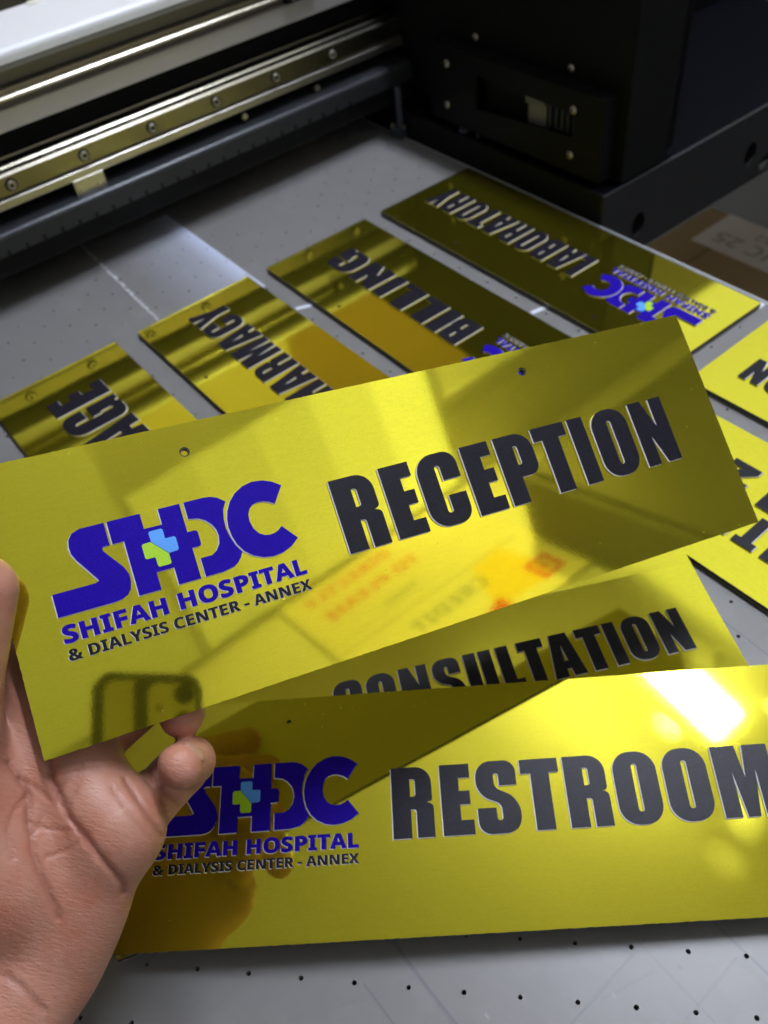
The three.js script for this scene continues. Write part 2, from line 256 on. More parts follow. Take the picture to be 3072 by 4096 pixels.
function raised(shape, depth = DEPTH) {     // shape in mm; colour on top, white layer below
  const g = new THREE.ExtrudeGeometry(shape, { depth: (depth - WHITE) * 1000, bevelEnabled: false, curveSegments: 9 }), w = new THREE.ExtrudeGeometry(shape, { depth: WHITE * 1000 - 0.002, bevelEnabled: false, curveSegments: 9 });
  g.translate(0, 0, WHITE * 1000); w.translate(SLIP[0], SLIP[1], 0);
  for (const h of [g, w]) h.scale(0.001, 0.001, 0.001);
  return twoTone([g], [w]);
}
function twoTone(tops, whites) { return mergeGeometries([join(tops), join(whites)], true); }
function word(text, x0, x1, y0, y1, place, parent) {
  let w = 0; const at = [];
  for (const ch of text) { if (ch === ' ') { w += 420; continue; } at.push([ch, w]); w += GLYPH[ch][0]; }
  const lsb = Math.min(...GLYPH[at[0][0]][1].map((p) => p[0])), last = at[at.length - 1], end = last[1] + Math.max(...GLYPH[last[0]][1].map((p) => p[0]));
  const sx = (x1 - x0) / (end - lsb), sy = (y1 - y0) / CAP;
  at.forEach(([ch, o], i) => {
    const [px, ps] = place?.[i] ?? [x0 + (o - lsb) * sx, sx], [, out, ...holes] = GLYPH[ch];
    const f = ([x, y, r]) => [px + x * ps, y0 + y * sy, (r || 0) * (ps + sy) / 2], s = rounded(out.map(f));
    for (const h of holes) s.holes.push(rounded(h.map(f), new THREE.Path()));
    const m = mesh('letter', raised(s), [M.ink, M.whiteInk], parent);
  });
}
const font = await new FontLoader().loadAsync('fonts/droid/droid_sans_bold.typeface.json');
function smallText(text, x0, x1, y0, y1, grow) {
  const sh = font.generateShapes(text, 100), box = new THREE.Box2(), all = [];
  for (const s of sh) { const e = s.extractPoints(5); e.shape.forEach((p) => box.expandByPoint(p)); all.push(e); }
  const H = font.generateShapes('H', 100)[0].extractPoints(2).shape.reduce((a, p) => Math.max(a, p.y), 0);
  const sx = (x1 - x0) / (box.max.x - box.min.x), sy = (y1 - y0) / H;
  // thicken each outline a little: push every point along its normal
  const fat = (pts) => { const P = pts.map((p) => new THREE.Vector2((p.x - box.min.x) * sx + x0, p.y * sy + y0)).filter((p, i, a) => i === 0 || p.distanceTo(a[i - 1]) > 1e-4); if (P[0].distanceTo(P[P.length - 1]) < 1e-4) P.pop(); const n = P.length, cw = THREE.ShapeUtils.isClockWise(P) ? 1 : -1; return P.map((p, i) => { const d = P[(i + 1) % n].clone().sub(P[(i + n - 1) % n]).normalize(); return p.clone().add(new THREE.Vector2(-d.y, d.x).multiplyScalar(grow * cw)); }); };
  return all.map((e) => { const s = new THREE.Shape(fat(e.shape)); for (const h of e.holes) { s.holes.push(new THREE.Path(shrink(h, sx, sy, x0, y0, box, grow))); } return s; });
}
function line(shapes, bold = 0) {
  const o = { depth: 0.2, bevelEnabled: false, curveSegments: 6 }, z = WHITE * 1000 - 0.1, up = (g, k) => { g.translate(k ? SLIP[0] * 0.8 : 0, k ? SLIP[1] * 0.8 : 0, k ? 0 : z); g.scale(0.001, 0.001, 0.001); return g; };
  return twoTone([...shapes.map((s) => up(new THREE.ExtrudeGeometry(s, o), 0)), ...(bold ? [-bold, bold].flatMap((dx, i) => shapes.map((s) => up(new THREE.ExtrudeGeometry(s, o).translate(dx, 0, -0.006 * (i + 1)), 0))) : [])], shapes.map((s) => up(new THREE.ExtrudeGeometry(s, { ...o, depth: z - 0.002 }), 1)));
}
function shrink(h, sx, sy, x0, y0, box, grow) {
  const P = h.map((p) => new THREE.Vector2((p.x - box.min.x) * sx + x0, p.y * sy + y0)).filter((p, i, a) => i === 0 || p.distanceTo(a[i - 1]) > 1e-4); if (P[0].distanceTo(P[P.length - 1]) < 1e-4) P.pop();
  const n = P.length, cw = THREE.ShapeUtils.isClockWise(P) ? -1 : 1;
  return P.map((p, i) => { const d = P[(i + 1) % n].clone().sub(P[(i + n - 1) % n]).normalize(); return p.clone().add(new THREE.Vector2(-d.y, d.x).multiplyScalar(grow * cw)); });
}
const LOGO = {
  S: [[15.1, 51.2], [29.2, 51.2], [30.6, 51.7], [30.2, 52.7], [25.4, 60.4], [24.2, 63], [24, 65.4], [24.5, 68], [26, 69.9], [28.8, 70.9], [37, 70.9], [37, 62.8], [34.9, 62.8], [34.2, 62.2], [34.5, 61.1], [39.5, 54.1], [40.6, 51.2], [40.5, 48.5], [39.8, 46.2], [38.3, 44.4], [36.3, 43.5], [34.1, 43.2], [15.1, 43.2]],
  H: [[38, 70.9], [49.4, 70.9], [49.4, 65.2], [55.8, 65.2], [55.8, 70.9], [63.4, 70.9], [63.4, 60.2], [66, 60.2], [66.6, 59.9], [66.9, 59.2], [66.9, 55.2], [66.6, 54.5], [66, 54.3], [63.5, 54.3], [63.5, 43], [55.7, 43], [55.7, 49.3], [49.5, 49.3], [49.5, 43], [41.9, 43], [41.9, 62.8], [38, 62.8]],
  D: [[65, 70.9], [72.2, 70.9], [74.6, 70.6], [76.9, 69.7], [79.4, 67.6], [77.8, 64.8], [77, 61.3], [76.8, 58], [77.3, 54.6], [78.4, 51], [80, 48.2], [78.9, 46.3], [77.6, 44.9], [75.9, 43.9], [71.7, 43.1], [65.3, 43.1], [65.3, 49.9], [69.4, 49.9], [71.3, 51], [73, 53.2], [73.7, 56], [73.4, 58.6], [72.5, 60.6], [70.6, 62.8], [68.4, 64.1], [65, 64.7]],
  C: [[100.9, 68.3], [97.9, 70.5], [94.7, 71.8], [90.7, 72.3], [86.9, 71.5], [83.4, 69.6], [80.9, 67.1], [79.1, 64], [78.2, 61.2], [77.8, 58], [78.1, 54.6], [79, 51.4], [80.8, 48.3], [83.4, 45.9], [86.9, 44.2], [90.5, 43.6], [94.2, 44], [97.9, 45.4], [101, 47.7], [96.5, 53.5], [95, 52.4], [93.3, 51.7], [91.4, 51.5], [89.6, 51.9], [87.7, 53.1], [86.3, 55.3], [85.7, 58.2], [86, 60.7], [86.9, 62.6], [88.3, 63.8], [90.2, 64.4], [92.4, 64.3], [94.8, 63.5], [96.6, 62.2]],
  sky: [[50.4, 63.8, 0.8], [55.4, 63.8, 0.8], [55.4, 60, 0.3], [59, 60, 0.8], [59, 54.9, 0.8], [55.4, 54.7], [50.5, 60]],
  lime: [[47.1, 60, 0.8], [50.2, 60.1], [55.2, 54.6], [55.3, 50.8, 0.8], [50.6, 50.8, 0.8], [50.5, 54.5, 0.3], [47.1, 54.5, 0.8]],
};
const xy = (f, pts) => new THREE.Shape(pts.map(([x, y]) => new THREE.Vector2(...f(x, y))));
const LOGO_GEO = {};
function logo(parent, kx = 1, ox = 0, oy = 0) {
  const f = (x, y) => [x * kx + ox, y * kx + oy], key = `${kx},${ox},${oy}`;
  LOGO_GEO[key] ??= {
    big: ['S', 'H', 'D', 'C'].map((k) => raised(xy(f, LOGO[k]))),
    sky: raised(rounded(LOGO.sky.map(([x, y, r]) => [...f(x, y), r])), DEPTH + 0.0002), lime: raised(rounded(LOGO.lime.map(([x, y, r]) => [...f(x, y), r])), DEPTH + 0.0002),
    name: line(smallText('SHIFAH HOSPITAL', 15.2 * kx + ox, 100.5 * kx + ox, 34.3 * kx + oy, 40 * kx + oy, 0.2 * kx)), sub: line(smallText('& DIALYSIS CENTER - ANNEX', 15.2 * kx + ox, 100.5 * kx + ox, 28.2 * kx + oy, 32 * kx + oy, 0), 0.09),
  };
  const G = LOGO_GEO[key];
  for (const g of G.big) mesh('logo_letter', g, [M.blueInk, M.whiteInk], parent);
  mesh('cross_piece', G.sky, M.skyInk, parent); mesh('cross_piece', G.lime, M.limeInk, parent);
  mesh('name_line', G.name, [M.blueInk, M.whiteInk], parent); mesh('small_line', G.sub, [M.ink, M.whiteInk], parent);
}

// ------------------------------------------------------------------ the gold signs: 300 x 100 mm sandwich panels
const THICK = 0.003, SKIN = 0.00035;
function panelShape(holes, jag) {
  const s = new THREE.Shape(), P = [], n = 110;
  const edge = (x0, y0, x1, y1, k) => { for (let i = 0; i < k; i++) { const t = i / k; P.push(new THREE.Vector2(x0 + (x1 - x0) * t + (i ? (rnd() - 0.5) * jag : 0), y0 + (y1 - y0) * t + (i ? (rnd() - 0.5) * jag : 0))); } };
  edge(0, 0, 300, 0, n * 2); edge(300, 0, 300, 100, n); edge(300, 100, 0, 100, n * 2); edge(0, 100, 0, 0, n); s.setFromPoints(P);
  for (const [x, y, r] of holes) { const h = new THREE.Path(); h.absarc(x, y, r, 0, Math.PI * 2, true); s.holes.push(h); }
  return s;
}
const mm = (g, z) => { g.scale(0.001, 0.001, 0.001); g.translate(0, 0, z); return g; };
function sign(label, { ex, ey, ez, origin }, gold, words, { holeR = 1.5, kx, ox, oy, noLogo, flakes = 0, holes = [0, 1] } = {}) {
  const t = thing('gold_sign', label, 'sign', origin, 'gold door signs of one size');
  t.quaternion.setFromRotationMatrix(new THREE.Matrix4().makeBasis(ex, ey, ez));
  const at = holes.map((k) => [[70.6, 89.3], [214.2, 90.3]][k]), s = panelShape(at.map((p) => [...p, holeR]), 0.15), ext = (d) => ({ depth: d * 1000, bevelEnabled: false, curveSegments: 10 });
  mesh('gold_face', mm(new THREE.ExtrudeGeometry(s, ext(SKIN)), -SKIN), [gold, M.burr], t);          // local z = 0 is the printed face
  const sc = panelShape(at.map((p) => [...p, holeR * 0.7]), 0);
  mesh('core', mm(new THREE.ExtrudeGeometry(sc, ext(THICK - 2 * SKIN)), -THICK + SKIN), M.core, t).scale.set(0.9995, 0.999, 1);
  mesh('back_face', mm(new THREE.ExtrudeGeometry(s, ext(SKIN)), -THICK), M.backSkin, t);
  if (flakes) {
    const l = []; for (let i = 0; i < flakes; i++) { const g = new THREE.TetrahedronGeometry(0.00016 + rnd() * 0.00022); g.scale(1, 0.4 + rnd(), 0.5); g.rotateX(rnd() * 6); g.rotateZ(rnd() * 6); const e = rnd() < 0.45; g.translate(rnd() * 0.3, e ? 0.1 - rnd() * rnd() * 0.012 : rnd() * 0.1, 0.00008); l.push(g); }
    const m = mesh('metal_flakes', join(l), M.burr, t); m.userData.kind = 'stuff';
  }
  for (const w of words) word(...w, t);
  if (!noLogo) logo(t, kx, ox, oy);
  return t;
}
const basis = (a, b) => { const ex = V(...a).normalize(), ez = new THREE.Vector3().crossVectors(ex, V(...b)).normalize(); return { ex, ez, ey: new THREE.Vector3().crossVectors(ez, ex) }; };
const TOP = 0.0043, SEAM = -0.0475;
function lying(x, z, deg) {   // far-left corner as the operator sees it, on the bed; text reads towards the gantry
  const a = THREE.MathUtils.degToRad(deg), e = V(Math.sin(a), 0, Math.cos(a)), n = V(Math.cos(a), 0, -Math.sin(a));
  return { ex: e.clone().negate(), ey: n.clone().negate(), ez: V(0, 1, 0), origin: V(x, TOP, z).addScaledVector(e, 0.3).addScaledVector(n, 0.1).toArray() };
}
sign('gold sign reading RECEPTION, held up in the hand', { ...basis([0.95501, -0.17118, 0.2422], [0.29658, 0.54678, -0.78299]), origin: [-0.28202, 0.12521, 0.28471] }, M.goldA, [['RECEPTION', 118.4, 274, 36.4, 65.2, null]], { holeR: 1.9, flakes: 70 });
sign('gold sign reading RESTROOM, topmost of the loose pile in front', { ...basis([0.798, -0.010, 0.602], [0.597, 0.159, -0.786]), origin: [-0.3092, 0.0159, 0.3006] }, M.goldB, [['RESTROOM', 115.2, 273, 36.4, 65.2, null]], { holeR: 1.0, flakes: 60, holes: [0] });
sign('gold sign reading CONSULTATION, partly under the RESTROOM sign', { ...basis([0.8862, 0, 0.4633], [0.4633, 0, -0.8862]), origin: [-0.3003, 0.0112, 0.2776] }, M.goldC, [['CONSULTATION', 107.5, 281.3, 51.2, 75.2, null], ['ROOM 1', 140, 236, 22, 46, null]], { noLogo: true, flakes: 40, holes: [] });
sign('gold sign of the loose pile whose lower corner peeks out below the RESTROOM sign', { ...basis([0.930, 0, 0.367], [0.367, 0, -0.930]), origin: [-0.3085, 0.0077, 0.3010] }, M.goldE, [], {});
sign('lowest gold sign of the loose pile, its upper corner showing past the CONSULTATION sign', { ...basis([0.874, 0, 0.485], [0.485, 0, -0.874]), origin: [-0.2887, 0.0044, 0.2589] }, M.goldE, [], {});
sign('gold sign ending in the letters AGE, nearest the left frame edge', lying(-0.218, -0.087, 0.44), M.goldD, [['TRIAGE', 122, 267, 28.8, 70, null]]);
sign('gold sign reading PHARMACY, its first letter hidden by the held sign', lying(-0.100, -0.086, 0.284), M.goldD, [['PHARMACY', 116, 284, 35.2, 64.4, null]]);
sign('gold sign reading BILLING in wide letters', lying(0.017, -0.085, -0.24), M.goldD, [['BILLING', 118, 270, 35, 62.4, [[114.5, 0.0205], [134.6, 0.0265], [148.6, 0.0305], [172.6, 0.0305], [197, 0.0275], [211.4, 0.0266], [241.6, 0.0268]]]]);
sign('gold sign reading LABORATORY beside the black housing', lying(0.134, -0.084, -0.295), M.goldD, [['LABORATORY', 116, 284, 35.2, 64.4, null]]);
sign('gold sign cut off at the right edge, only the last letters ON showing', lying(0.1345, 0.2325, 0.75), M.goldE, [['CONSULTATION', 106, 280, 54, 77.5, null], ['ROOM 1', 130, 236, 22, 46, null]], { kx: 0.7, ox: -2, oy: 14, holes: [] });
sign('gold sign at the right edge with two lines of lettering behind the held sign', lying(0.0185, 0.2415, 1.2), M.goldE, [['CONSULTATION', 106, 281.3, 52, 76, null], ['ROOM 2', 129, 244, 23, 46.6, null]], { kx: 0.7, ox: -2, oy: 14, holes: [] });

// ------------------------------------------------------------------ gantry
{
  const X0 = -0.62, X1 = 0.262, t = thing('printer_gantry', 'steel and black printer gantry with bolted linear rails across the bed', 'gantry', [0, 0, 0]);
  mesh('beam', join([bx(X0, X1, 0.028, 0.122, -0.30, -0.2335), bx(X0, X1, 0.1225, 0.158, -0.30, -0.2135), bx(X0, X1, 0.0285, 0.162, -0.72, -0.3005)]), M.blackPaint, t);
  const gs = new THREE.Shape(); gs.moveTo(-0.1915, 0.046); gs.lineTo(-0.1895, 0.046); gs.lineTo(-0.1895, 0.0575); gs.quadraticCurveTo(-0.1895, 0.0625, -0.1945, 0.0625); gs.lineTo(-0.233, 0.0645); gs.lineTo(-0.233, 0.063); gs.lineTo(-0.195, 0.061); gs.quadraticCurveTo(-0.1915, 0.061, -0.1915, 0.0575); gs.closePath();
  const guard = mesh('guard', prism(gs, X0, X1), M.guard, t);
  mesh('guard_base', bx(X0, X1, 0.029, 0.0515, -0.2325, -0.1935), M.blackPaint, t);
  for (let x = -0.202; x < 0.2; x += 0.015) mesh('notch', bx(x - 0.0012, x + 0.0012, 0.0458, 0.0500, -0.1899, -0.1890), M.void, guard);
  mesh('flange', bx(X0, X1, 0.0738, 0.0802, -0.233, -0.1992, 0.0008), M.steel, t);
  const rail = mesh('linear_rail', prism([[-0.233, 0.082], [-0.2012, 0.082], [-0.2, 0.0832], [-0.2, 0.0962], [-0.2016, 0.098], [-0.2085, 0.098], [-0.2098, 0.0966], [-0.2122, 0.0966], [-0.2135, 0.098], [-0.2185, 0.098], [-0.2195, 0.0972], [-0.2275, 0.0972], [-0.2285, 0.0985], [-0.233, 0.0985]], X0, X1), M.rail, t);
  mesh('rail_seat', bx(X0, X1, 0.0803, 0.0819, -0.233, -0.202), M.darkSteel, t);
  for (let k = -1; k < 6; k++) {
    const x = -0.117 + 0.06 * k, b = mesh('rail_bolt', cyl(0.0046, 0.0012, [x, 0.0893, -0.1999], [0, 0, 1], 24), M.void, t);
    mesh('bolt_head', join([cyl(0.0036, 0.0016, [x, 0.0893, -0.1991], [0, 0, 1], 24, 0.0033), new THREE.TorusGeometry(0.0027, 0.0006, 6, 20).translate(x, 0.0893, -0.1984)]), M.screw, b);
    mesh('hex_socket', cyl(0.0017, 0.0012, [x, 0.0893, -0.1983], [0, 0, 1], 6), M.void, b);
  }
  // upper beam: flat dull strip, bright rounded rail, shadowed channel, lip
  mesh('upper_strip', prism([[-0.232, 0.122], [-0.2065, 0.122], [-0.2058, 0.1228], [-0.2063, 0.1358], [-0.209, 0.1366], [-0.232, 0.1366]], X0, X1), M.dullSteel, t);
  const rs = new THREE.Shape(); rs.moveTo(-0.2130, 0.1368); rs.lineTo(-0.2085, 0.1368); rs.lineTo(-0.2065, 0.1392); rs.lineTo(-0.2082, 0.1402); rs.lineTo(-0.2040, 0.1412); rs.quadraticCurveTo(-0.2005, 0.1432, -0.2040, 0.1452); rs.lineTo(-0.2066, 0.1462); rs.lineTo(-0.2050, 0.1492); rs.lineTo(-0.2130, 0.1500); rs.closePath();
  mesh('upper_rail', prism(rs, X0, 0.1475), M.rail, t);
  mesh('upper_channel', prism([[-0.2132, 0.1501], [-0.2110, 0.1502], [-0.2080, 0.1592], [-0.2132, 0.1592]], X0, X1), M.darkSteel, t);
  mesh('upper_lip', bx(X0, X1, 0.1593, 0.1632, -0.240, -0.2062, 0.0006), M.greyMetal, t);
  const cs = new THREE.Shape(); cs.moveTo(-0.289, 0.1634); cs.lineTo(-0.2056, 0.1634); cs.lineTo(-0.2056, 0.1672); cs.quadraticCurveTo(-0.2058, 0.1722, -0.2115, 0.1724); cs.lineTo(-0.288, 0.1724); cs.lineTo(-0.289, 0.1714); cs.closePath();
  const cover = mesh('cover', prism(cs, X0, X1), M.white, t);
  mesh('cover_plug', cyl(0.0068, 0.0012, [-0.0268, 0.1727, -0.2825], [0, 1, 0], 32, 0.0062), M.ivory, cover);
  mesh('cover_channel', bx(X0, X1, 0.1585, 0.1625, -0.2995, -0.2895), M.steel, t);
  const stop = mesh('carriage_stop', bx(0.1478, 0.178, 0.1375, 0.1505, -0.2125, -0.2012, 0.001), M.blackPaint, t);
  mesh('screw', cyl(0.003, 0.002, [0.1545, 0.1415, -0.2005], [0, 0, 1], 20, 0.0024), M.screw, stop);
  const br = mesh('bracket', bx(-0.0735, -0.0475, 0.0618, 0.0745, -0.1995, -0.198, 0.0004), M.steel, t);
  for (const x of [-0.0695, -0.0535]) mesh('screw', cyl(0.0018, 0.0016, [x, 0.0658, -0.1972], [0, 0, 1], 16, 0.0015), M.screw, br);
  for (const [x, y] of [[0.0865, 0.0688], [0.163, 0.0668]]) mesh('screw', cyl(0.003, 0.0022, [x, y, -0.2325 + 0.032], [0, 0, 1], 18, 0.0025), M.screw, t);
}

// ------------------------------------------------------------------ black housing at the gantry's end
{
  const t = thing('printer_housing', 'tall black carriage housing of the printer with screws and slotted plate', 'machine housing', [0.262, 0, 0]);
  const g = (a) => a.translate(-0.262, 0, 0);
  mesh('body', g(bx(0.2645, 0.3165, 0.025, 0.255, -0.32, 0.062, 0.0015)), M.blackPaint, t);
  mesh('side_cover', g(bx(0.3175, 0.3300, 0.0290, 0.255, -0.318, 0.0605, 0.0045)), M.blackPanel, t);
  // slotted side plate: outline in (z, y), window cut through
  const s = new THREE.Shape([[-0.149, 0.0275], [0.0505, 0.0275], [0.0505, 0.0913], [-0.149, 0.0913]].map((p) => new THREE.Vector2(...p)));
  s.holes.push(rounded([[-0.0885, 0.0485, 0.002], [0.0215, 0.0560, 0.002], [0.0215, 0.0735, 0.002], [-0.0885, 0.0765, 0.002]].reverse(), new THREE.Path()));
  const pl = mesh('side_plate', g(prism(s, 0.25, 0.2535)), M.blackPaint, t);
  mesh('plate_edge', g(join([bx(0.2536, 0.2645, 0.0895, 0.0913, -0.149, 0.0505), bx(0.2536, 0.2645, 0.0275, 0.0890, -0.149, -0.1465), bx(0.2536, 0.2645, 0.0275, 0.0890, 0.048, 0.0505)])), M.blackPaint, t);
  mesh('window_back', g(bx(0.2630, 0.2644, 0.045, 0.080, -0.09, 0.024)), M.void, t);
  mesh('latch', g(join([bx(0.256, 0.2615, 0.0475, 0.0695, -0.0330, -0.0130, 0.001), bx(0.256, 0.258, 0.0660, 0.0780, -0.0365, -0.0280, 0.0006), bx(0.256, 0.258, 0.0690, 0.0755, -0.0285, -0.0160, 0.0006)])), M.greyMetal, t);
  for (let k = 0; k < 5; k++) mesh('louvre', g(bx(0.2540, 0.2605, 0.0545, 0.0735, -0.0085 + k * 0.0063, -0.0052 + k * 0.0063, 0.0005)), M.guard, t);
  for (const [y, z, x] of [[0.0775, -0.1255, 0.25], [0.0425, -0.127, 0.25], [0.077, 0.0205, 0.25], [0.0415, 0.02, 0.25], [0.0985, -0.104, 0.2645], [0.0985, 0.003, 0.2645]]) {
    const b = mesh('screw', g(new THREE.SphereGeometry(0.0032, 18, 8, 0, Math.PI * 2, 0, Math.PI / 2).rotateZ(Math.PI / 2).scale(0.6, 1, 1).translate(x, y, z)), M.screw, t);
    mesh('hex_socket', g(cyl(0.0011, 0.0006, [x - 0.0018, y, z], [1, 0, 0], 6)), M.void, b);
  }
  mesh('recess_panel', g(bx(0.3305, 1.60, 0.0236, 0.25, -0.14, -0.12)), M.blackPanel, t);
  // lower base with cable holes
  const b = new THREE.Shape([[0.2435, -0.045], [1.60, -0.045], [1.60, 0.0235], [0.2435, 0.0235]].map((p) => new THREE.Vector2(...p)));
  for (const [x, y, rx, ry] of [[0.2905, -0.0195, 0.008, 0.0105], [0.4405, -0.0160, 0.0085, 0.0105], [0.470, -0.034, 0.010, 0.008]]) { const h = new THREE.Path(); h.absellipse(x, y, rx, ry, 0, Math.PI * 2, true); b.holes.push(h); }
  const bg = new THREE.ExtrudeGeometry(b, { depth: 0.003, bevelEnabled: false, curveSegments: 16 }); bg.translate(0, 0, 0.0612);
  mesh('base_front', g(bg), M.basePaint, t);
  mesh('base', g(join([bx(0.2436, 0.2475, -0.045, 0.0234, -0.34, 0.0611), bx(0.2476, 1.60, -0.045, 0.0205, -0.34, 0.052)])), M.blackPaint, t);
  mesh('base_top', g(bx(0.2440, 1.60, 0.0206, 0.0234, -0.34, 0.0610)), M.blackPanel, t);
  for (const [x, z, r, y1] of [[0.2505, -0.106, 0.0042, 0.0272], [0.2505, -0.088, 0.0012, 0.0272]]) mesh('post', g(cyl(r, y1 - 0.024, [x + 0.0, (y1 + 0.024) / 2, z], [0, 1, 0])), M.blueSteel, t);
  const rod = mesh('guide_rod', g(join([cyl(0.0034, 0.046, [0.2405, 0.0235, -0.186], [0, 1, 0]), bx(0.2335, 0.2435, 0.0006, 0.0105, -0.193, -0.180, 0.001)])), M.blueSteel, t);
  for (const [x, y] of [[0.226, 0.0175], [0.2375, 0.0125]]) mesh('screw', g(cyl(0.0022, 0.003, [x, y, -0.178], [0, 0, 1])), M.screw, t);
}

// ------------------------------------------------------------------ carton on the floor beside the machine
{
  const t = thing('cardboard_box', 'brown cardboard carton with a white label, standing low beside the printer bed', 'box', [0.78, -0.85, -0.15]);
  const card = std({ color: lin(0.34, 0.25, 0.14), roughness: 0.9, bumpMap: dataTex(256, (i) => grain[i], [4, 4]), bumpScale: 0.0004 });
  mesh('carton', bx(-0.28, 0.165, 0, 0.446, -0.125, 0.30, 0.003), card, t);
  for (const [z0, z1] of [[-0.1245, SEAM - 0.0015], [SEAM + 0.0015, 0.2995]]) mesh('flap', bx(-0.2795, 0.1645, 0.4462, 0.4496, z0, z1, 0.0008), card, t);
  const lab = canvasTex(256, 512, (c, w, h) => { c.fillStyle = '#d6d2d8'; c.fillRect(0, 0, w, h); c.save(); c.translate(w / 2, h * 0.36); c.rotate(-Math.PI / 2); c.fillStyle = '#a3a0a6'; c.font = 'bold 110px sans-serif'; c.fillText('JC 25', -120, 0); c.font = 'bold 60px sans-serif'; c.fillText('K2', -60, 74); c.restore(); });
  mesh('paper_label', bx(0.062, 0.1635, 0.4500, 0.4506, -0.085, 0.12), [0, 0, 1, 0, 0, 0].map((k) => k ? std({ map: lab, roughness: 0.8 }) : M.whiteInk), t);
}

// ------------------------------------------------------------------ phone that takes the picture (it shows in the held sign)
{
  const right = new THREE.Vector3().crossVectors(LOOK, UPV).normalize(), back = LOOK.clone().negate();
  const t = thing('phone', 'pale phone in a black case, mirrored in the held sign', 'phone', EYE.clone().addScaledVector(back, 0.005).toArray());
  t.quaternion.setFromRotationMatrix(new THREE.Matrix4().makeBasis(right, UPV.clone().normalize(), back));
  const slab = (x0, x1, y0, y1, r, z0, z1) => { const g = new THREE.ExtrudeGeometry(rounded(q(x0, y0, x1, y1, r)), { depth: z1 - z0, bevelEnabled: false, curveSegments: 10 }); g.translate(0, 0, z0); return g; };
  const pale = std({ color: lin(0.7, 0.68, 0.62), roughness: 0.4 }), dark = std({ color: lin(0.02, 0.02, 0.02), roughness: 0.6 });
  mesh('case', slab(-0.0255, 0.0495, -0.114, 0.0355, 0.012, 0.0012, 0.010), dark, t);
  mesh('back_panel', slab(-0.0200, 0.0440, -0.1085, 0.0300, 0.009, 0.0006, 0.00115), pale, t);
  const isl = mesh('camera_island', slab(0.0000, 0.0485, -0.0165, 0.0345, 0.011, -0.0006, 0.0005), dark, t);
  mesh('island_plate', slab(0.0095, 0.0435, -0.009, 0.0280, 0.008, -0.0010, -0.00065), pale, isl);
  for (const [x, y] of [[0.0350, 0.0205], [0.0345, 0.0005]]) mesh('lens', cyl(0.0072, 0.0016, [x, y, -0.0018], [0, 0, 1], 28), M.blackPanel, isl);
  mesh('flash', cyl(0.0028, 0.0008, [0.0167, 0.0105, -0.0014], [0, 0, 1], 20), std({ color: lin(0.4, 0.35, 0.2), roughness: 0.4 }), isl);
}

// ------------------------------------------------------------------ the hand that holds the RECEPTION sign
const J = {W_u:[-0.3174,0.0688,0.3097],W_r:[-0.3274,0.0818,0.2898],F_u:[-0.3789,0.0628,0.3406],F_r:[-0.3882,0.0724,0.3222],H0:[-0.3023,0.0770,0.3048],H1:[-0.2769,0.0921,0.3010],mP:[-0.2789,0.0967,0.2885],mR:[-0.2774,0.1040,0.2745],mM:[-0.2756,0.1120,0.2581],mI:[-0.2761,0.1213,0.2437],K0:[-0.3121,0.0783,0.2970],K1:[-0.3158,0.0822,0.2895],
pB:[-0.2685,0.0860,0.2974],pP:[-0.2487,0.0802,0.2903],pD:[-0.2447,0.0948,0.2984],pT:[-0.2494,0.1092,0.3062],rP:[-0.2430,0.0928,0.2631],rD:[-0.2357,0.0977,0.2772],rT:[-0.2391,0.1070,0.2885],mdP:[-0.2481,0.1087,0.2497],mdD:[-0.2357,0.1184,0.2571],mdT:[-0.2269,0.1241,0.2623],iP:[-0.2497,0.1251,0.2325],iD:[-0.2368,0.1353,0.2360],iT:[-0.2275,0.1424,0.2379],t0:[-0.3146,0.0935,0.2914],t1:[-0.3066,0.1225,0.2689],t2:[-0.2892,0.1479,0.2588],t3:[-0.2685,0.1678,0.2470]};
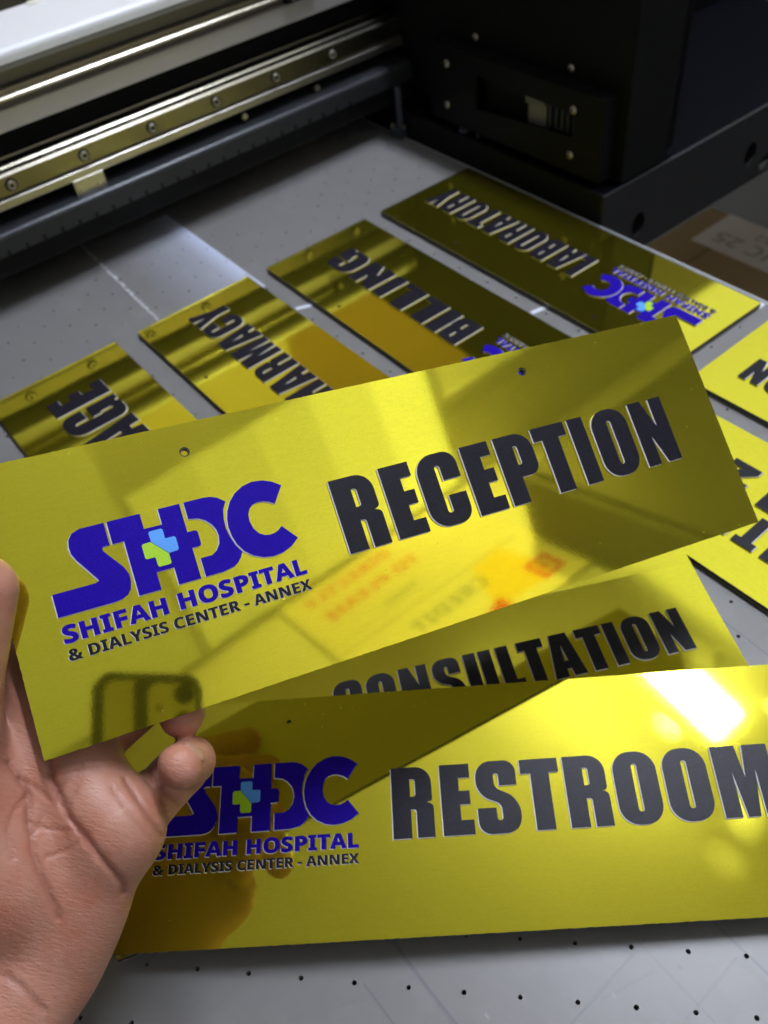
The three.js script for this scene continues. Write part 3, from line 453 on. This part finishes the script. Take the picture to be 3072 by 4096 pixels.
{
  const lerp3 = (a, b, t) => a.map((v, i) => v + (b[i] - v) * t);
  J.E_u = lerp3(J.W_u, J.F_u, 2.0); J.E_r = lerp3(J.W_r, J.F_r, 2.0);
  // [joint, joint, radius, radius]
  const palm = [['W_u', 'E_u', 0.019, 0.026], ['W_r', 'E_r', 0.019, 0.026], ['W_u', 'H0', 0.018, 0.017], ['H0', 'H1', 0.0172, 0.0145], ['H1', 'mP', 0.014, 0.0118], ['K0', 'mP', 0.015, 0.0118], ['K0', 'mR', 0.015, 0.0118], ['K1', 'mM', 0.015, 0.012], ['K1', 'mI', 0.016, 0.012], ['mP', 'mR', 0.0112, 0.0112], ['mR', 'mM', 0.0115, 0.0115], ['mM', 'mI', 0.0118, 0.0118], ['W_r', 'K1', 0.019, 0.016], ['K1', 't0', 0.016, 0.0175], ['t0', 't1', 0.018, 0.0158]];
  const chains = [
    [['mP', 'pB', 0.0104, 0.0106], ['pB', 'pP', 0.0106, 0.0094], ['pP', 'pD', 0.0092, 0.0084], ['pD', 'pT', 0.0082, 0.0076]],
    [['mR', 'rP', 0.0112, 0.0096], ['rP', 'rD', 0.0094, 0.0086], ['rD', 'rT', 0.0084, 0.0078]],
    [['mM', 'mdP', 0.0115, 0.0098], ['mdP', 'mdD', 0.0096, 0.0088], ['mdD', 'mdT', 0.0086, 0.0078]],
    [['mI', 'iP', 0.0115, 0.0098], ['iP', 'iD', 0.0096, 0.0088], ['iD', 'iT', 0.0086, 0.0076]],
    [['t1', 't2', 0.0150, 0.0122], ['t2', 't3', 0.0120, 0.0108]],
  ];
  const prep = (l) => l.map(([a, b, ra, rb]) => { const A = J[a], B = J[b], d = [B[0] - A[0], B[1] - A[1], B[2] - A[2]]; return [...A, ...d, 1 / (d[0] * d[0] + d[1] * d[1] + d[2] * d[2]), ra, rb - ra]; });
  const PC = prep(palm), CC = chains.map(prep);
  const cap = (c, x, y, z) => { const px = x - c[0], py = y - c[1], pz = z - c[2]; let t = (px * c[3] + py * c[4] + pz * c[5]) * c[6]; t = t < 0 ? 0 : t > 1 ? 1 : t; const ax = px - t * c[3], ay = py - t * c[4], az = pz - t * c[5]; return Math.sqrt(ax * ax + ay * ay + az * az) - c[7] - t * c[8]; };
  const smin = (a, b, k) => { const h = Math.max(k - Math.abs(a - b), 0) / k; return Math.min(a, b) - h * h * k * 0.25; };
  // palm frame for creases and skin grain
  const N = V(0.111, 0.841, 0.529).normalize(), Y = V(0.0468, 0.0278, -0.0229).addScaledVector(N, -V(0.0468, 0.0278, -0.0229).dot(N)).normalize(), X = new THREE.Vector3().crossVectors(Y, N), O3 = V(-0.2871, 0.1043, 0.2963);
  const flat = ([x, y, z]) => { const p = V(x, y, z).sub(O3); return [p.dot(X), p.dot(Y)]; };
  const CREASE = [
    [[-0.2925,0.1192,0.2733],[-0.2924,0.1158,0.2778],[-0.2925,0.1123,0.2823],[-0.2974,0.1056,0.2881],[-0.301,0.0995,0.2938],[-0.3029,0.0945,0.2992],[-0.3041,0.089,0.3057],[-0.3052,0.0849,0.3104]],
    [[-0.2813,0.1189,0.2807],[-0.2838,0.1148,0.2845],[-0.2848,0.1099,0.2904],[-0.2859,0.1059,0.295],[-0.2853,0.1013,0.3014],[-0.285,0.0968,0.3074],[-0.2842,0.0929,0.3131],[-0.2837,0.0895,0.3178],[-0.2854,0.0874,0.3195]],
    [[-0.3239,0.0666,0.3226],[-0.3246,0.0714,0.3158],[-0.327,0.0751,0.3095]],
    [[-0.2661,0.1029,0.2937],[-0.2665,0.0994,0.298],[-0.2669,0.0943,0.3045],[-0.2666,0.089,0.3117]],
    [[-0.2552,0.1075,0.2946],[-0.257,0.1031,0.2991],[-0.2569,0.0991,0.3045],[-0.254,0.0956,0.3109]],
    [[-0.2924,0.1158,0.2778],[-0.2897,0.1135,0.2826],[-0.2879,0.1099,0.2884]],
    [[-0.2813,0.1133,0.2881],[-0.2867,0.1098,0.2893],[-0.2924,0.1066,0.2898],[-0.2976,0.1034,0.2908]],
    [[-0.2859,0.1059,0.295],[-0.2891,0.1034,0.2962],[-0.2906,0.1012,0.2982]],
    [[-0.2841,0.1121,0.2826],[-0.2773,0.1127,0.2861],[-0.2697,0.1131,0.2903]],
    [[-0.2733,0.1142,0.2867],[-0.2779,0.1103,0.2889],[-0.2843,0.1055,0.2912]],
    [[-0.2703,0.1082,0.2964],[-0.2704,0.1014,0.3053],[-0.2696,0.0957,0.3133]],
    [[-0.2925,0.1123,0.2823],[-0.2997,0.1081,0.2833],[-0.3041,0.1043,0.2856],[-0.3062,0.099,0.2912]],
    [[-0.2974,0.1062,0.2874],[-0.2938,0.104,0.2924],[-0.2883,0.1028,0.2975]],
    [[-0.2986,0.098,0.2973],[-0.2915,0.0987,0.3008],[-0.284,0.1017,0.3017]],
  ].map((l) => l.map(flat));
  const CDEP = [0.0007, 0.0011, 0.0006, 0.0009, 0.0008, 0.0003, 0.0003, 0.0003, 0.0003, 0.0003, 0.0004, 0.0003, 0.0003, 0.0003], CW = CDEP.map((d) => (d > 0.0005 ? 0.00105 : 0.0008));
  const creaseAt = (x, y, z) => {
    const px = x - O3.x, py = y - O3.y, pz = z - O3.z, n = px * N.x + py * N.y + pz * N.z; if (n < -0.02) return 0;
    const u = px * X.x + py * X.y + pz * X.z, v = px * Y.x + py * Y.y + pz * Y.z; let s = 0;
    for (let k = 0; k < CREASE.length; k++) { const L = CREASE[k]; let m = 1; if (Math.hypot(u - L[0][0], v - L[0][1]) > 0.07) continue; for (let i = 0; i + 1 < L.length; i++) { const ax = L[i][0], ay = L[i][1], bx_ = L[i + 1][0] - ax, by = L[i + 1][1] - ay; let t = ((u - ax) * bx_ + (v - ay) * by) / (bx_ * bx_ + by * by); t = t < 0 ? 0 : t > 1 ? 1 : t; const d = Math.hypot(u - ax - t * bx_, v - ay - t * by); if (d < m) m = d; } s += CDEP[k] * Math.exp(-m * m / (CW[k] * CW[k])); }
    return s;
  };
  const sdf = (x, y, z) => {
    let d = 1; for (const c of PC) d = smin(d, cap(c, x, y, z), 0.011);
    for (const ch of CC) { let e = 1; for (const c of ch) e = smin(e, cap(c, x, y, z), 0.0016); d = smin(d, e, 0.0018); }
    return d;
  };
  const full = (x, y, z) => { const d = sdf(x, y, z); return d < 0.004 && d > -0.006 ? d + creaseAt(x, y, z) : d; };
  const lo = [-0.465, 0.036, 0.212], hi = [-0.216, 0.182, 0.398], h = 0.00135, dim = lo.map((v, i) => Math.ceil((hi[i] - v) / h) + 1), [nx, ny, nz] = dim;
  const F = new Float32Array(nx * ny * nz), id = (i, j, k) => (k * ny + j) * nx + i;
  // coarse pass first, fine values only near the surface
  const st = 4;
  for (let k = 0; k < nz; k += st) for (let j = 0; j < ny; j += st) for (let i = 0; i < nx; i += st) {
    const d = sdf(lo[0] + (i + 1.5) * h, lo[1] + (j + 1.5) * h, lo[2] + (k + 1.5) * h), far = Math.abs(d) > 0.0075;
    for (let c = k; c < Math.min(k + st, nz); c++) for (let b = j; b < Math.min(j + st, ny); b++) for (let a = i; a < Math.min(i + st, nx); a++) F[id(a, b, c)] = far ? d : full(lo[0] + a * h, lo[1] + b * h, lo[2] + c * h);
  }
  const vid = new Int32Array(nx * ny * nz).fill(-1), pos = [], idx = [];
  const E = [[0, 1], [2, 3], [4, 5], [6, 7], [0, 2], [1, 3], [4, 6], [5, 7], [0, 4], [1, 5], [2, 6], [3, 7]];
  for (let k = 0; k < nz - 1; k++) for (let j = 0; j < ny - 1; j++) for (let i = 0; i < nx - 1; i++) {
    const f = []; let neg = 0; for (let c = 0; c < 8; c++) { const v = F[id(i + (c & 1), j + (c >> 1 & 1), k + (c >> 2))]; f.push(v); if (v < 0) neg++; }
    if (!neg || neg === 8) continue;
    let sx = 0, sy = 0, sz = 0, n = 0;
    for (const [a, b] of E) if (f[a] < 0 !== f[b] < 0) { const t = f[a] / (f[a] - f[b]); sx += (a & 1) + t * ((b & 1) - (a & 1)); sy += (a >> 1 & 1) + t * ((b >> 1 & 1) - (a >> 1 & 1)); sz += (a >> 2) + t * ((b >> 2) - (a >> 2)); n++; }
    vid[id(i, j, k)] = pos.length / 3; pos.push(lo[0] + (i + sx / n) * h, lo[1] + (j + sy / n) * h, lo[2] + (k + sz / n) * h);
  }
  const quad = (a, b, c, d, flip) => { if (a < 0 || b < 0 || c < 0 || d < 0) return; flip ? idx.push(a, c, b, a, d, c) : idx.push(a, b, c, a, c, d); };
  for (let k = 1; k < nz - 1; k++) for (let j = 1; j < ny - 1; j++) for (let i = 1; i < nx - 1; i++) {
    const s = F[id(i, j, k)] < 0;
    if (s !== F[id(i + 1, j, k)] < 0) quad(vid[id(i, j - 1, k - 1)], vid[id(i, j, k - 1)], vid[id(i, j, k)], vid[id(i, j - 1, k)], !s);
    if (s !== F[id(i, j + 1, k)] < 0) quad(vid[id(i - 1, j, k - 1)], vid[id(i - 1, j, k)], vid[id(i, j, k)], vid[id(i, j, k - 1)], !s);
    if (s !== F[id(i, j, k + 1)] < 0) quad(vid[id(i - 1, j - 1, k)], vid[id(i, j - 1, k)], vid[id(i, j, k)], vid[id(i - 1, j, k)], !s);
  }
  const n = pos.length / 3, nor = new Float32Array(n * 3), col = new Float32Array(n * 3), uv = new Float32Array(n * 2), e = 0.0006;
  const blot = (u, v, f) => { const a = Math.abs(Math.floor((u + 1) * f * 256)) % 256, b = Math.abs(Math.floor((v + 1) * f * 256)) % 256; return blotch[b * 256 + a]; };
  for (let i = 0; i < n; i++) {
    const x = pos[i * 3], y = pos[i * 3 + 1], z = pos[i * 3 + 2], g = V(full(x + e, y, z) - full(x - e, y, z), full(x, y + e, z) - full(x, y - e, z), full(x, y, z + e) - full(x, y, z - e)).normalize();
    g.toArray(nor, i * 3);
    const p = V(x, y, z).sub(O3), u = p.dot(X), v = p.dot(Y); uv[i * 2] = u * 1000; uv[i * 2 + 1] = v * 1000;
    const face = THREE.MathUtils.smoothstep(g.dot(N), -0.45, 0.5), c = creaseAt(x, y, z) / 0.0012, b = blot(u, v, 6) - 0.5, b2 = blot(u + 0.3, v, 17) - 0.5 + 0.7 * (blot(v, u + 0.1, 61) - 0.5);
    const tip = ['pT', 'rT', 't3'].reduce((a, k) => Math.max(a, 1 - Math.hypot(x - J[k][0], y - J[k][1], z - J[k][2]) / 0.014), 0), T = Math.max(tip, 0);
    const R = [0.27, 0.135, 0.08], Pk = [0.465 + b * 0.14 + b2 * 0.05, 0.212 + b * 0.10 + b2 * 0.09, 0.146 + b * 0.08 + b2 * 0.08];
    for (let k = 0; k < 3; k++) { let q_ = R[k] + (Pk[k] - R[k]) * face; q_ *= 1 - Math.min(0.6, 0.5 * c * [0.75, 1, 1][k]); q_ *= 1 - T * [0, 0.16, 0.14][k]; col[i * 3 + k] = q_; }  // creases carry their shade in the vertex colour; fingertips are redder
  }
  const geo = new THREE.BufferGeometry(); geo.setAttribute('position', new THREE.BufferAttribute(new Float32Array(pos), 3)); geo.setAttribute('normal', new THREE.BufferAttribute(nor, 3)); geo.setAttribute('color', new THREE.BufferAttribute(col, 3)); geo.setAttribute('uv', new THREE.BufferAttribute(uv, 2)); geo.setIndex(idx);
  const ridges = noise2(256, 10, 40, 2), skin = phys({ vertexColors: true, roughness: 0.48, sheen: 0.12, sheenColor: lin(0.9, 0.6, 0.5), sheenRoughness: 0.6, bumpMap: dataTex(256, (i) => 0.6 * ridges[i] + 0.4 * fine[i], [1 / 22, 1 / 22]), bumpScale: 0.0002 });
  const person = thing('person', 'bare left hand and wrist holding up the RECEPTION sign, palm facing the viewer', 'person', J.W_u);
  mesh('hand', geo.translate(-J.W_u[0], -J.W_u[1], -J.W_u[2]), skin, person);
  const nailM = phys({ color: lin(0.50, 0.27, 0.19), roughness: 0.3, clearcoat: 0.5 });
  for (const [tip, mid, r] of [['pT', 'pD', 0.0076], ['rT', 'rD', 0.0078], ['t3', 't2', 0.0108]]) {
    const a = V(...J[tip]), ax = a.clone().sub(V(...J[mid])).normalize();
    const out = (tip === 't3' ? V(-0.75, 0.5, -0.3) : V(0.95, -0.50, -0.42)); out.addScaledVector(ax, -out.dot(ax)).normalize();
    const g = new THREE.SphereGeometry(1, 24, 12, 0, Math.PI * 2, 0, Math.PI * 0.5); g.scale(r * 0.6, r * 0.2, r * 0.66);
    g.applyMatrix4(new THREE.Matrix4().makeBasis(new THREE.Vector3().crossVectors(out, ax), out, ax)); g.translate(a.x - J.W_u[0] + out.x * r * 0.84 - ax.x * r * 0.3, a.y - J.W_u[1] + out.y * r * 0.84 - ax.y * r * 0.3, a.z - J.W_u[2] + out.z * r * 0.84 - ax.z * r * 0.3);
    mesh('fingernail', g, nailM, person);
  }
}
renderer.render(scene, camera);
